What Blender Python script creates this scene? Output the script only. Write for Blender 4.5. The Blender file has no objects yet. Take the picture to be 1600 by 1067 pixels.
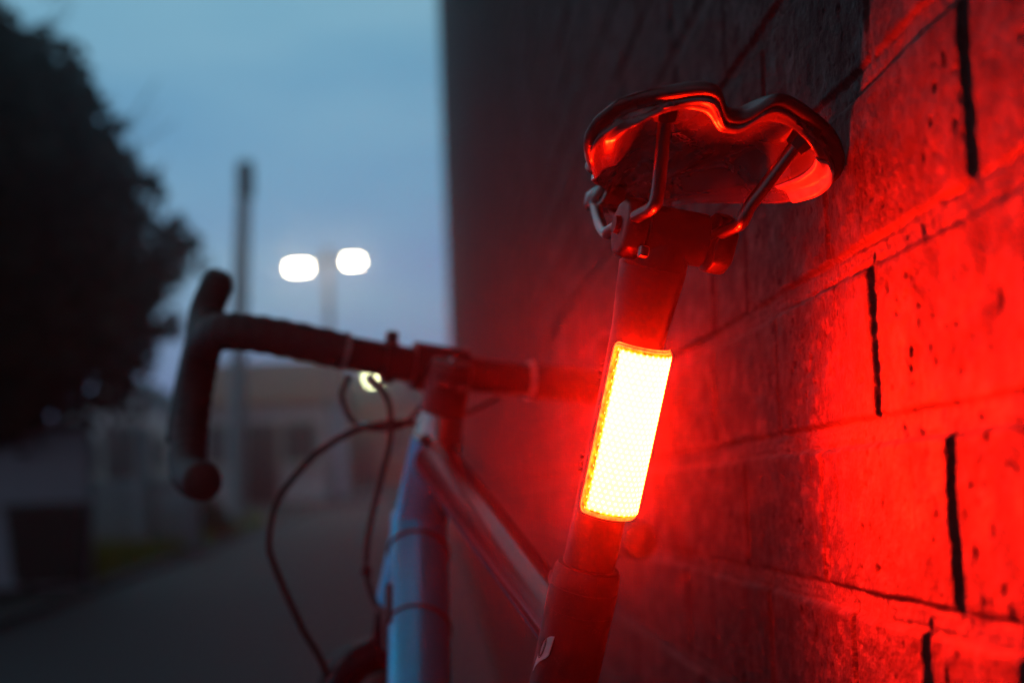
import bpy, bmesh, math, random
import numpy as np
from mathutils import Vector, Matrix, noise as mnoise

random.seed(7)
RNG = np.random.default_rng(11)
C = bpy.context.scene.collection
PI = math.pi
V = Vector

# ------------------------------------------------------------------ materials
def mat(name, col, rough=.5, metal=0, coat=0, spec=.5):
    m = bpy.data.materials.new(name); m.use_nodes = True
    b = m.node_tree.nodes['Principled BSDF']
    b.inputs['Base Color'].default_value = (*col, 1)
    b.inputs['Roughness'].default_value = rough
    b.inputs['Metallic'].default_value = metal
    b.inputs['Coat Weight'].default_value = coat
    b.inputs['Coat Roughness'].default_value = .12
    b.inputs['Specular IOR Level'].default_value = spec
    return m
def nd(m, t, **kw):
    n = m.node_tree.nodes.new(t)
    for k, v in kw.items(): setattr(n, k, v)
    return n
def lk(m, a, b): m.node_tree.links.new(a, b)
def bsdf(m): return m.node_tree.nodes['Principled BSDF']
def noisy(name, c1, c2, scale, rough=.6, bump=.2, metal=0, coat=0, stretch=(1, 1, 1), detail=6, lo=.35, hi=.65, dist=.002):
    m = mat(name, c1, rough, metal, coat)
    tc = nd(m, 'ShaderNodeTexCoord'); mp = nd(m, 'ShaderNodeMapping'); mp.inputs['Scale'].default_value = stretch
    n = nd(m, 'ShaderNodeTexNoise'); n.inputs['Scale'].default_value = scale; n.inputs['Detail'].default_value = detail
    r = nd(m, 'ShaderNodeValToRGB'); r.color_ramp.elements[0].position = lo; r.color_ramp.elements[1].position = hi
    r.color_ramp.elements[0].color = (*c1, 1); r.color_ramp.elements[1].color = (*c2, 1)
    lk(m, tc.outputs['Object'], mp.inputs['Vector']); lk(m, mp.outputs[0], n.inputs['Vector'])
    lk(m, n.outputs['Fac'], r.inputs[0]); lk(m, r.outputs[0], bsdf(m).inputs['Base Color'])
    if bump:
        bp = nd(m, 'ShaderNodeBump'); bp.inputs['Strength'].default_value = bump; bp.inputs['Distance'].default_value = dist
        lk(m, n.outputs['Fac'], bp.inputs['Height']); lk(m, bp.outputs[0], bsdf(m).inputs['Normal'])
    return m
def dusty(name, col, rough, dust, scale=420, amount=.62, coat=0, metal=0, bump=.15):
    """dark surface with a scatter of fine dust specks and roughness smears"""
    m = mat(name, col, rough, metal, coat)
    tc = nd(m, 'ShaderNodeTexCoord')
    n = nd(m, 'ShaderNodeTexNoise'); n.inputs['Scale'].default_value = scale; n.inputs['Detail'].default_value = 3
    big = nd(m, 'ShaderNodeTexNoise'); big.inputs['Scale'].default_value = scale * .09; big.inputs['Detail'].default_value = 4
    lk(m, tc.outputs['Object'], n.inputs['Vector']); lk(m, tc.outputs['Object'], big.inputs['Vector'])
    ad = nd(m, 'ShaderNodeMath', operation='MULTIPLY_ADD'); ad.inputs[1].default_value = .55
    lk(m, big.outputs['Fac'], ad.inputs[0]); 
    sc = nd(m, 'ShaderNodeMath', operation='MULTIPLY'); sc.inputs[1].default_value = .62
    lk(m, n.outputs['Fac'], sc.inputs[0]); lk(m, sc.outputs[0], ad.inputs[2])
    r = nd(m, 'ShaderNodeValToRGB'); r.color_ramp.elements[0].position = amount; r.color_ramp.elements[1].position = amount + .07
    r.color_ramp.elements[0].color = (*col, 1); r.color_ramp.elements[1].color = (*dust, 1)
    lk(m, ad.outputs[0], r.inputs[0]); lk(m, r.outputs[0], bsdf(m).inputs['Base Color'])
    rr = nd(m, 'ShaderNodeMapRange'); rr.inputs['From Min'].default_value = .3; rr.inputs['From Max'].default_value = .7
    rr.inputs['To Min'].default_value = max(.05, rough - .1); rr.inputs['To Max'].default_value = min(1, rough + .18)
    lk(m, big.outputs['Fac'], rr.inputs['Value']); lk(m, rr.outputs[0], bsdf(m).inputs['Roughness'])
    bp = nd(m, 'ShaderNodeBump'); bp.inputs['Strength'].default_value = bump; bp.inputs['Distance'].default_value = .0006
    lk(m, n.outputs['Fac'], bp.inputs['Height']); lk(m, bp.outputs[0], bsdf(m).inputs['Normal'])
    return m
def emis(name, col, strength):
    m = mat(name, (.8, .8, .8)); b = bsdf(m)
    b.inputs['Emission Color'].default_value = (*col, 1); b.inputs['Emission Strength'].default_value = strength
    return m

M = {}
M['post'] = dusty('post_black', (.007, .006, .007), .45, (.016, .014, .014), 800, .67)
M['seat_tube'] = dusty('seat_tube_black', (.006, .005, .007), .42, (.020, .017, .017), 800, .67)
M['clamp'] = dusty('clamp_black', (.005, .0045, .005), .42, (.014, .012, .012), 500, .66)
for k_ in ('post', 'seat_tube', 'clamp'): bsdf(M[k_]).inputs['Specular IOR Level'].default_value = .22
M['steel'] = mat('steel', (.42, .41, .40), .28, 1)
M['alloy'] = mat('polished_alloy', (.62, .60, .58), .2, 1)
M['rail'] = mat('rail_steel', (.15, .12, .12), .30, 1)
M['shell'] = dusty('saddle_shell_plastic', (.075, .068, .068), .17, (.10, .092, .092), 420, .78, bump=.02); bsdf(M['shell']).inputs['Specular IOR Level'].default_value = .8
m = M['shell']                                          # slight moulding waves in the plastic
tc_ = nd(m, 'ShaderNodeTexCoord'); mp_ = nd(m, 'ShaderNodeMapping'); mp_.inputs['Scale'].default_value = (1, 1.6, 1)
wv = nd(m, 'ShaderNodeTexNoise'); wv.inputs['Scale'].default_value = 48; wv.inputs['Detail'].default_value = 1
bw = nd(m, 'ShaderNodeBump'); bw.inputs['Strength'].default_value = .5; bw.inputs['Distance'].default_value = .004
lk(m, tc_.outputs['Object'], mp_.inputs[0]); lk(m, mp_.outputs[0], wv.inputs['Vector']); lk(m, wv.outputs['Fac'], bw.inputs['Height']); lk(m, bw.outputs[0], bsdf(m).inputs['Normal'])
M['cover'] = noisy('saddle_cover', (.016, .016, .017), (.022, .022, .023), 900, .34, .2)
M['tape'] = noisy('bar_tape', (.02, .012, .014), (.035, .022, .024), 500, .6, .3)
M['rubber'] = noisy('rubber', (.014, .013, .013), (.024, .022, .022), 300, .65, .2)
M['black'] = mat('black_metal', (.012, .012, .013), .35)
M['hose'] = mat('cable_housing', (.012, .011, .011), .4)
M['blue'] = noisy('blue_paint', (.0005, .47, .74), (.001, .53, .82), 14, .36, 0, .75, 0); bsdf(M['blue']).inputs['Specular IOR Level'].default_value = .15
M['navy'] = noisy('dark_gloss_paint', (.005, .004, .010), (.008, .006, .014), 14, .2, 0, 0, 0); bsdf(M['navy']).inputs['Specular IOR Level'].default_value = .09
M['white_decal'] = noisy('white_decal', (.50, .48, .52), (.60, .58, .60), 300, .4, 0)
M['grey_print'] = mat('grey_print', (.16, .15, .15), .5)
M['silver_tape'] = noisy('pale_trim', (.26, .24, .24), (.40, .37, .36), 220, .35, .25)
M['lamp_body'] = mat('lamp_body', (.02, .018, .018), .45)

# paint over brick ------------------------------------------------
def wall_paint(name, far=False):
    m = mat(name, (.1, .1, .1), .45)
    b = bsdf(m)
    geo = nd(m, 'ShaderNodeNewGeometry')
    def tex(scale, st, detail=6, rough=.55, off=0.):
        mp = nd(m, 'ShaderNodeMapping'); mp.inputs['Scale'].default_value = st; mp.inputs['Location'].default_value = (off, off * .7, off * .3)
        n = nd(m, 'ShaderNodeTexNoise'); n.inputs['Scale'].default_value = scale; n.inputs['Detail'].default_value = detail; n.inputs['Roughness'].default_value = rough
        lk(m, geo.outputs['Position'], mp.inputs['Vector']); lk(m, mp.outputs[0], n.inputs['Vector'])
        return n.outputs['Fac']
    def ramp(sock, p0, p1, c0=(0, 0, 0), c1=(1, 1, 1)):
        r = nd(m, 'ShaderNodeValToRGB'); e = r.color_ramp.elements
        e[0].position = p0; e[1].position = p1; e[0].color = (*c0, 1); e[1].color = (*c1, 1)
        lk(m, sock, r.inputs[0]); return r.outputs[0]
    def mix(fac, a, bb, mode='MIX'):
        x = nd(m, 'ShaderNodeMix', data_type='RGBA', blend_type=mode)
        for i, s in ((0, fac), (6, a), (7, bb)):
            if hasattr(s, 'is_output'): lk(m, s, x.inputs[i])
            else: x.inputs[i].default_value = s if i == 0 else (*s, 1)
        return x.outputs[2]
    base = ramp(tex(11, (.7, .7, .8)), .3, .7, (.0082, .0054, .0058), (.0135, .0092, .0097))
    # chalky runs, streaked downwards
    run = ramp(tex(85, (.55, .55, 1.), 9, .7, 3.), .50, .60)
    base = mix(run, base, (.032, .026, .026))
    if far:
        drip = ramp(tex(3.2, (1, .55, .16), 4, .6, 9.), .54, .76)
        base = mix(drip, base, (.055, .062, .070))
        dark = ramp(tex(2.0, (1, .5, .12), 4, .6, 5.), .50, .70)
        base = mix(dark, base, (.008, .007, .007))
    # dirt specks and pinholes
    spk = ramp(tex(300, (.6, .6, 1), 2, .5, 1.), .61, .65)
    gate = ramp(tex(26, (.7, .7, .8), 4, .5, 6.), .44, .60)
    mm = nd(m, 'ShaderNodeMath', operation='MULTIPLY'); lk(m, spk, mm.inputs[0]); lk(m, gate, mm.inputs[1])
    base = mix(mm.outputs[0], base, (.0022, .0018, .0018))
    if not far:
        at = nd(m, 'ShaderNodeAttribute', attribute_name='crack')
        base = mix(at.outputs['Fac'], base, (.0015, .0012, .0012))
        gr = nd(m, 'ShaderNodeAttribute', attribute_name='mortar')
        sand = ramp(tex(900, (1, 1, 1), 3, .6, 2.), .35, .65, (.017, .0158, .0152), (.054, .0505, .0485))
        base = mix(gr.outputs['Fac'], base, sand)
    lk(m, base, b.inputs['Base Color'])
    rg = nd(m, 'ShaderNodeMapRange'); rg.inputs['From Min'].default_value = .3; rg.inputs['From Max'].default_value = .7
    rg.inputs['To Min'].default_value = .55; rg.inputs['To Max'].default_value = .85; b.inputs['Specular IOR Level'].default_value = .14
    lk(m, tex(40, (.6, .6, 1)), rg.inputs['Value']); lk(m, rg.outputs[0], b.inputs['Roughness'])
    bp = nd(m, 'ShaderNodeBump'); bp.inputs['Strength'].default_value = .8; bp.inputs['Distance'].default_value = .0018
    lk(m, tex(420, (.6, .6, 1), 6, .65, 4.), bp.inputs['Height']); lk(m, bp.outputs[0], b.inputs['Normal'])
    return m
M['wall_near'] = wall_paint('painted_brick_close')
M['wall_far'] = wall_paint('painted_brick', True)

M['asphalt'] = noisy('asphalt', (.026, .021, .027), (.046, .039, .047), 55, .75, .5, dist=.006)
M['verge'] = noisy('soil', (.020, .018, .014), (.035, .032, .022), 3, .9, .5, dist=.02)
M['kerb'] = noisy('kerb_concrete', (.05, .048, .05), (.09, .085, .085), 8, .85, .3)
M['grass'] = noisy('grass_blades', (.33, .36, .03), (.44, .42, .06), 2, .7, 0)
M['leaf'] = noisy('dark_leaves', (.022, .015, .008), (.042, .027, .013), 1.6, .6, 0)
M['leaf_b'] = noisy('olive_leaves', (.05, .06, .012), (.10, .09, .015), 3, .6, 0)
M['bark'] = noisy('bark', (.03, .022, .018), (.06, .045, .035), 12, .9, .6, stretch=(1, 1, .2), dist=.01)
M['render'] = noisy('pale_render', (.52, .47, .56), (.66, .60, .70), 1.2, .85, .2)
M['white_wood'] = noisy('white_painted_wood', (.66, .62, .70), (.80, .76, .84), 2, .6, .2, stretch=(6, 6, .5))
M['brick_red'] = None
M['pole'] = noisy('weathered_pole', (.66, .64, .70), (.78, .76, .82), 4, .85, .3, stretch=(4, 4, .3))
M['bin'] = mat('bin_plastic', (.010, .009, .009), .5)
M['roof'] = noisy('roof_slate', (.03, .026, .028), (.06, .05, .05), 5, .7, .3)
M['roof_tile'] = noisy('roof_clay', (.34, .13, .07), (.46, .18, .09), 5, .7, .3)
M['glass'] = mat('window_glass', (.02, .025, .03), .08, 0, 0, .6)
M['frame_white'] = mat('white_frame', (.55, .53, .52), .5)
M['door'] = mat('door_paint', (.05, .02, .02), .5)

def brick_far(name, c1, c2):
    m = mat(name, c1, .85)
    tc = nd(m, 'ShaderNodeTexCoord'); mp = nd(m, 'ShaderNodeMapping'); mp.inputs['Rotation'].default_value = (PI/2, 0, 0)
    br = nd(m, 'ShaderNodeTexBrick'); br.inputs['Color1'].default_value = (*c1, 1); br.inputs['Color2'].default_value = (*c2, 1)
    br.inputs['Mortar'].default_value = (.16, .13, .12, 1); br.inputs['Scale'].default_value = 1
    br.inputs['Brick Width'].default_value = .225; br.inputs['Row Height'].default_value = .075; br.inputs['Mortar Size'].default_value = .008
    lk(m, tc.outputs['Object'], mp.inputs['Vector']); lk(m, mp.outputs[0], br.inputs['Vector'])
    lk(m, br.outputs['Color'], bsdf(m).inputs['Base Color'])
    return m
M['brick_red'] = brick_far('red_brick', (.28, .10, .06), (.36, .14, .085))
M['brick_brown'] = brick_far('brown_brick', (.36, .16, .10), (.46, .22, .14))

# ------------------------------------------------------------------ mesh helpers
def setp(o, label=None, cat=None, group=None, kind=None):
    if label: o['label'] = label
    if cat: o['category'] = cat
    if group: o['group'] = group
    if kind: o['kind'] = kind
    return o
def empty(name, loc=(0, 0, 0), label=None, cat=None, group=None):
    o = bpy.data.objects.new(name, None); o.empty_display_size = .1; C.objects.link(o); o.location = loc
    return setp(o, label, cat, group)
class MB:
    def __init__(self): self.v = []; self.f = []; self.uv = None
    def add(self, vs, fs):
        n = len(self.v); self.v += [tuple(map(float, p)) for p in vs]; self.f += [tuple(i + n for i in f) for f in fs]; return self
    def box(self, c, s, rot=None):
        vs = [V((x*s[0]/2, y*s[1]/2, z*s[2]/2)) for x in (-1, 1) for y in (-1, 1) for z in (-1, 1)]
        if rot is not None: vs = [rot @ q for q in vs]
        return self.add([q + V(c) for q in vs], [(0,1,3,2),(4,6,7,5),(0,4,5,1),(2,3,7,6),(0,2,6,4),(1,5,7,3)])
    def bbox(self, c, s, bev=.1, rot=None):
        """box with bevelled edges"""
        b = bmesh.new(); bmesh.ops.create_cube(b, size=1)
        for q in b.verts: q.co = V((q.co.x*s[0], q.co.y*s[1], q.co.z*s[2]))
        bmesh.ops.bevel(b, geom=list(b.edges), offset=bev, segments=2, affect='EDGES', profile=.5)
        vs = [(rot @ q.co if rot is not None else q.co.copy()) + V(c) for q in b.verts]
        b.verts.index_update(); fs = [[q.index for q in f.verts] for f in b.faces]; b.free()
        return self.add(vs, fs)
    def tube(self, pts, r, n=12, cap=True, spline=0, flat=None):
        pts = [V(p) for p in pts]
        rs = list(r) if hasattr(r, '__len__') else [r]*len(pts)
        if spline:
            P, Rr = [], []
            for i in range(len(pts) - 1):
                p0 = pts[max(i-1, 0)]; p1 = pts[i]; p2 = pts[i+1]; p3 = pts[min(i+2, len(pts)-1)]
                for k in range(spline):
                    t = k/spline
                    P.append(.5*((2*p1) + (p2-p0)*t + (2*p0-5*p1+4*p2-p3)*t*t + (3*p1-p0-3*p2+p3)*t**3)); Rr.append(rs[i]*(1-t) + rs[i+1]*t)
            P.append(pts[-1]); Rr.append(rs[-1]); pts, rs = P, Rr
        T = []
        for i in range(len(pts)):
            d = pts[min(i+1, len(pts)-1)] - pts[max(i-1, 0)]; T.append(d.normalized())
        up = V((0, 0, 1)) if abs(T[0].z) < .9 else V((0, 1, 0))
        a = T[0].cross(up).normalized(); vs = []
        for i, p in enumerate(pts):
            a = (a - T[i]*a.dot(T[i])).normalized(); b = T[i].cross(a)
            for k in range(n):
                t = 2*PI*k/n; vs.append(p + (a*math.cos(t) + b*math.sin(t)*(flat or 1))*rs[i])
        fs = [(i*n+k, i*n+(k+1) % n, (i+1)*n+(k+1) % n, (i+1)*n+k) for i in range(len(pts)-1) for k in range(n)]
        if cap: fs += [tuple(range(n))[::-1], tuple((len(pts)-1)*n+k for k in range(n))]
        return self.add(vs, fs)
    def torus(self, c, ax, R, r, n=48, m=10):
        ax = V(ax).normalized(); a = ax.orthogonal().normalized(); b = ax.cross(a); vs = []
        for i in range(n):
            d = a*math.cos(2*PI*i/n) + b*math.sin(2*PI*i/n)
            for k in range(m):
                t = 2*PI*k/m; vs.append(V(c) + d*(R + r*math.cos(t)) + ax*r*math.sin(t))
        return self.add(vs, [(i*m+k, i*m+(k+1) % m, ((i+1) % n)*m+(k+1) % m, ((i+1) % n)*m+k) for i in range(n) for k in range(m)])
    def xf(self, mtx): self.v = [tuple(mtx @ V(p)) for p in self.v]; return self
    def build(self, name, m, parent=None, smooth=True, angle=40):
        me = bpy.data.meshes.new(name); me.from_pydata(self.v, [], self.f); me.update()
        b = bmesh.new(); b.from_mesh(me); bmesh.ops.recalc_face_normals(b, faces=b.faces); b.to_mesh(me); b.free()
        if smooth:
            me.shade_smooth()
            try: me.set_sharp_from_angle(angle=math.radians(angle))
            except Exception: pass
        me.materials.append(m)
        o = bpy.data.objects.new(name, me); C.objects.link(o)
        if parent is not None: o.parent = parent
        return o
def lerp(a, b, t): return a + (b - a)*t
def interp(x, xs, ys): return float(np.interp(x, xs, ys))

# ------------------------------------------------------------------ brick wall (right side of the lane; face plane x = 0)
COURSE, BED0 = .08632, .8678          # bed joint heights = BED0 - k*COURSE
JW = .0115
NEARP = {-1: [.6905, .954], 0: [.8618, 1.1134], 1: [.7412, .9962], 2: [.6641, .7968, .9359, 1.1774], -2: [.71, .845, 1.1094, 1.241]}
Y0, Y1, Z1 = -2.5, 25.0, 8.6
def perps(k):
    """perpend positions along course k (k counts downwards from bed 0)"""
    r = random.Random(k*131 + 5)
    ps = list(NEARP.get(k, []))
    if not ps: ps = [.6 + (k % 2)*.13 + r.uniform(-.02, .02)]
    hdr = (k % 3 == 2)
    while ps[-1] < Y1: ps.append(ps[-1] + (.137 if hdr and len(ps) % 2 else .254) + r.uniform(-.004, .004))
    ps = ps[::-1]
    while ps[-1] > Y0: ps.append(ps[-1] - (.137 if hdr and len(ps) % 2 else .254) + r.uniform(-.004, .004))
    return ps[::-1]
def vnoise(y, z, seed):
    """smooth 2-D value noise on arrays, -1..1"""
    yi = np.floor(y).astype(int); zi = np.floor(z).astype(int); fy = y - yi; fz = z - zi
    fy = fy*fy*(3-2*fy); fz = fz*fz*(3-2*fz)
    def h(a, b):
        n = (a*374761393 + b*668265263 + seed*974634777) & 0x7fffffff
        n = ((n ^ (n >> 13))*1274126177) & 0x7fffffff
        return ((n ^ (n >> 16)) & 0xffff)/32767.5 - 1
    return (h(yi, zi)*(1-fy) + h(yi+1, zi)*fy)*(1-fz) + (h(yi, zi+1)*(1-fy) + h(yi+1, zi+1)*fy)*fz
def fbm(y, z, seed, o=4):
    s = 0; a = 1; t = 0
    for i in range(o): s = s + a*vnoise(y*2**i, z*2**i, seed + i*17); t += a; a *= .5
    return s/t
PY0, PY1, PZ0, PZ1 = .40, 2.6, .12, 1.75      # finely modelled patch
def near_patch():
    ys = [PY0]
    while ys[-1] < PY1: ys.append(ys[-1] + .00105*max(.62, (ys[-1]/.95)**1.6))
    ys[-1] = PY1; ys = np.array(ys)
    za = np.concatenate([np.arange(PZ0, .56, .006), np.arange(.56, 1.10, .0013), np.arange(1.10, PZ1, .0045), [PZ1]])
    Yg, Zg = np.meshgrid(ys, za)
    # wobble of the joints
    wob_z = .0016*fbm(Yg*14, Zg*3, 3) + .0008*fbm(Yg*70, Zg*70, 8, 3)
    wob_y = .0014*fbm(Yg*4, Zg*16, 21) + .0009*fbm(Yg*70, Zg*70, 31, 3)
    zz = Zg + wob_z; yy = Yg + wob_y
    kf = (BED0 - zz)/COURSE                      # course index: course k lies between bed k (above) and bed k+1
    k = np.floor(kf).astype(int)
    dz = np.minimum(kf - k, 1 - (kf - k))*COURSE - JW/2      # distance inside the brick from its bed joint
    dy = np.full_like(Yg, 9.); bid = np.zeros_like(k); gap = np.full_like(Yg, 9.)
    for kk in range(k.min(), k.max() + 1):
        ps = np.array(perps(kk)); msk = k == kk
        yv = yy[msk]; i = np.searchsorted(ps, yv)
        d = np.minimum(np.abs(yv - ps[np.clip(i-1, 0, len(ps)-1)]), np.abs(yv - ps[np.clip(i, 0, len(ps)-1)]))
        dy[msk] = d - JW*.42; bid[msk] = kk*1009 + i
        # open slots along some perpends
        g = np.full(yv.shape, 9.)
        rr = random.Random(kk*77 + 1)
        for p in ps:
            special = {(-1, .6905): (.0, 1), (0, .8618): (0, 1), (1, .7412): (0, 1), (2, .7968): (0, 1), (2, .9359): (0, .7), (-1, .954): (.1, .75)}
            key = next((v for (a, b), v in special.items() if a == kk and abs(p-b) < 1e-3), None)
            open_ = key is not None or (rr.random() < .4 and not any(abs(p-q) < 1e-3 for q in NEARP.get(kk, [])))
            if open_: 
                wdt = .0012 + .0005*rr.random()
                if key and kk == -1 and p > .9: wdt = .0012
                g = np.minimum(g, np.abs(yv - (p + .0005)) - wdt)
        gap[msk] = g
    # slots taper towards the bottom of each course, ragged edges
    fr = (kf - k)
    gap = gap + .0013*np.clip(fr - .35, 0, 1) + .0016*fbm(Yg*170, Zg*110, 77, 4) + .0034*fbm(Yg*12, Zg*70, 79, 4) + np.where((fr < .10) | (fr > .93), .004*np.where(fr < .10, .12, 1), 0)
    din = np.minimum(dz, dy)
    e = .0032
    t = np.clip(din/e, 0, 1); prof = 1 - (1-t)**2.2
    mortar = np.clip(1 - (din + .0008)/.0026, 0, 1)
    rnd = lambda s: (((bid*2654435761 + s*40503) & 0xffff)/32767.5 - 1)
    face = .0010*rnd(1) + .010*rnd(2)*((kf-k) - .5)*COURSE + .0012*fbm(Yg*13, Zg*13, 41) + .0005*fbm(Yg*60, Zg*70, 51, 4)
    # vertical paint sags
    sag = np.clip(fbm(Yg*34, Zg*26, 61, 3) - .2, 0, 1)*.0008 + .00075*fbm(Yg*95, Zg*170, 63, 4)
    face = face + sag
    joint = -.0030 + .0010*fbm(Yg*40, Zg*40, 71, 4) + .0010*fbm(Yg*180, Zg*260, 81, 3)
    h = joint*(1-prof) + face*prof
    # lipping of mortar over the brick edge
    h = h + .0011*np.exp(-((din + .0035)/.0016)**2)*(fbm(Yg*20, Zg*60, 91) + .2)
    # pits
    pit = np.clip(fbm(Yg*120, Zg*150, 101, 2) - .46, 0, 1)*np.clip(fbm(Yg*18, Zg*14, 103, 2) + .4, 0, 1)
    h = h - np.clip(pit*.009, 0, .0016)
    # hairline cracks in the paint
    cr1 = np.abs(fbm(Yg*24, Zg*17, 111, 4)); sel = fbm(Yg*9, Zg*9, 115, 2)
    hair = np.clip(1 - cr1/.012, 0, 1)*np.clip((sel - .12)*8, 0, 1)*(din > .002)
    h = h - hair*.0007
    # ragged dark line where the mortar has shrunk from the brick above / below
    edge = np.clip(1 - np.abs(din + .0004)/.0015, 0, 1)*np.clip((fbm(Yg*26, Zg*9, 121, 4) - .05)*7, 0, 1)*(dz <= dy)
    h = h - edge*.0016
    slot = np.clip(-gap/.0009, 0, 1)
    h = h - slot*.008
    crack = np.clip(slot*1.0 + edge*.95 + hair*.6 + np.clip(pit*4 - .4, 0, .8), 0, 1)
    X = -h
    nz, ny = Yg.shape
    co = np.stack([X, Yg, Zg], -1).reshape(-1, 3).astype(np.float32)
    idx = np.arange(nz*ny).reshape(nz, ny)
    q = np.stack([idx[:-1, :-1], idx[1:, :-1], idx[1:, 1:], idx[:-1, 1:]], -1).reshape(-1, 4).astype(np.int32)
    return co, q, crack.reshape(-1).astype(np.float32), (mortar*(1-slot)).reshape(-1).astype(np.float32)
def build_wall():
    root = empty('brick_wall', (.0025, 0, 0), 'tall dark painted brick wall lining the right of the lane, lit red beside the saddle', 'wall')
    co, q, crack, mort = near_patch()
    me = bpy.data.meshes.new('wall_face')
    me.vertices.add(len(co)); me.vertices.foreach_set('co', co.ravel())
    me.loops.add(q.size); me.loops.foreach_set('vertex_index', q.ravel())
    me.polygons.add(len(q)); me.polygons.foreach_set('loop_start', np.arange(0, q.size, 4, dtype=np.int32))
    me.update(calc_edges=True); me.shade_smooth()
    for nm, arr in (('crack', crack), ('mortar', mort)):
        a = me.attributes.new(nm, 'FLOAT', 'POINT'); a.data.foreach_set('value', arr)
    me.materials.append(M['wall_near'])
    o = bpy.data.objects.new('brick_face', me); C.objects.link(o); o.parent = root
    # the rest of the wall: bricks as bevel-edged blocks on a mortar bed
    vs, fs = [], []
    def brick(y0, y1, z0, z1, x):
        if y1 - y0 < .012 or z1 - z0 < .012: return
        e = .004; n = len(vs)
        vs.extend([(.012, y0, z0), (.012, y1, z0), (.012, y1, z1), (.012, y0, z1), (x+e, y0, z0), (x+e, y1, z0), (x+e, y1, z1), (x+e, y0, z1),
                   (x, y0+e, z0+e), (x, y1-e, z0+e), (x, y1-e, z1-e), (x, y0+e, z1-e)])
        for a in (0, 4):
            for i in range(4): fs.append((n+a+i, n+a+(i+1) % 4, n+a+4+(i+1) % 4, n+a+4+i))
        fs.append((n+8, n+9, n+10, n+11))
    kmin = -int((Z1 - BED0)/COURSE); kmax = int((BED0 + .02)/COURSE) 
    for k in range(kmin, kmax + 1):
        zt = BED0 - k*COURSE - JW/2; zb = zt - COURSE + JW
        ps = perps(k)
        for a, b in zip(ps[:-1], ps[1:]):
            y0, y1 = a + JW*.42, b - JW*.42; x = random.uniform(-.002, .001)
            if y1 <= PY0 or y0 >= PY1 or zb >= PZ1 or zt <= PZ0: brick(y0, y1, zb, zt, x); continue
            if y0 < PY0: brick(y0, PY0 - .001, zb, zt, x)
            if y1 > PY1: brick(PY1 + .001, y1, zb, zt, x)
            c0, c1 = max(y0, PY0), min(y1, PY1)
            if zt > PZ1 + .014: brick(c0, c1, PZ1 + .001, zt, x)
            if zb < PZ0 - .014: brick(c0, c1, zb, PZ0 - .001, x)
    me = bpy.data.meshes.new('bricks'); me.from_pydata(vs, [], fs); me.update(); me.materials.append(M['wall_far'])
    o = bpy.data.objects.new('brick_courses', me); C.objects.link(o); o.parent = root
    b = MB()
    xm = .0035
    def sheet(y0, y1, z0, z1):
        b.add([(xm, y0, z0), (xm, y1, z0), (xm, y1, z1), (xm, y0, z1)], [(0, 1, 2, 3)])
    sheet(Y0, PY0, -.1, Z1); sheet(PY1, Y1 + .1, -.1, Z1); sheet(PY0, PY1, PZ1, Z1); sheet(PY0, PY1, -.1, PZ0)
    b.build('mortar', M['wall_far'], root, False)
    b = MB(); b.box((.18, (Y0+Y1)/2 + .05, Z1/2 - .05), (.30, Y1 - Y0 + .1, Z1 + .1))
    b.build('wall_core', M['wall_far'], root, False)
    b = MB(); b.box((.14, (Y0+Y1)/2 + .05, Z1 + .06), (.42, Y1 - Y0 + .2, .10)); b.build('coping', M['kerb'], root, False)
build_wall()

# ------------------------------------------------------------------ bicycle
ROOT = Matrix.Translation((-.28499, 1.11084, 0)) @ Matrix.Rotation(.17854, 4, 'Z') @ Matrix.Rotation(.18392, 4, 'Y') @ Matrix.Rotation(PI/2, 4, 'Z')
bike = empty('bicycle', (0, 0, 0), 'drop bar bicycle with blue down tube and black saddle leaning on the brick wall', 'bicycle')
bike.matrix_world = ROOT
SA = math.radians(73.5)
UP = V((-math.cos(SA), 0, math.sin(SA)))           # along the seat tube
REAR = V((-math.sin(SA), 0, -math.cos(SA)))        # square to it, towards the back
BB = V((0, 0, .27))
def seat(s): return BB + UP*s
HT = V((.41546, 0, .83214)); SAX = V((-math.cos(math.radians(72.5)), 0, math.sin(math.radians(72.5))))
STEER = .05
SM = Matrix.Translation(HT) @ Matrix.Rotation(STEER, 4, SAX) @ Matrix.Translation(-HT)
REAR_AXLE = V((-.405, 0, .332)); FRONT_AXLE = V((.595, 0, .318))

# frame tubes
st = MB().tube([seat(.0), seat(.30), seat(.466), seat(.4745), seat(.4775), seat(.478)], [.0188, .0188, .0190, .0186, .0172, .0150], 40).build('seat_tube', M['seat_tube'], bike)
MB().tube([seat(.452), seat(.4525), seat(.4655), seat(.466)], [.0188, .01925, .01925, .0188], 40).build('seat_collar', M['seat_tube'], bike)
bt = MB(); q = seat(.462) + V((.028, 0, .006)); bt.tube([q + V((0, .013, 0)), q + V((0, -.013, 0))], .0042, 14)
bt.bbox(q + V((-.006, 0, 0)), (.014, .016, .014), .003); bt.build('collar_bolt', M['seat_tube'], bike)
tt0 = V((.40, 0, .800)); tt1 = seat(.435) + V((.004, 0, 0))
MB().tube([tt0, lerp(tt0, tt1, .12), lerp(tt0, tt1, .8), tt1], [.0195, .0185, .0165, .016], 28).build('top_tube', M['navy'], bike)
dt0 = V((.452, 0, .752)); dt1 = V((.012, 0, .268))
dtd = (dt1 - dt0).normalized()
dt = MB().tube([dt0, lerp(dt0, dt1, .1), lerp(dt0, dt1, .9), dt1], [.0245, .0255, .0255, .024], 32).build('down_tube', M['blue'], bike)
MB().tube([HT + SAX*-.012, HT + SAX*-.165], [.0225, .0245], 28).build('head_tube', M['blue'], bike)
MB().tube([BB + V((0, .036, 0)), BB + V((0, -.036, 0))], .023, 24).build('bottom_bracket', M['black'], bike)
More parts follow.
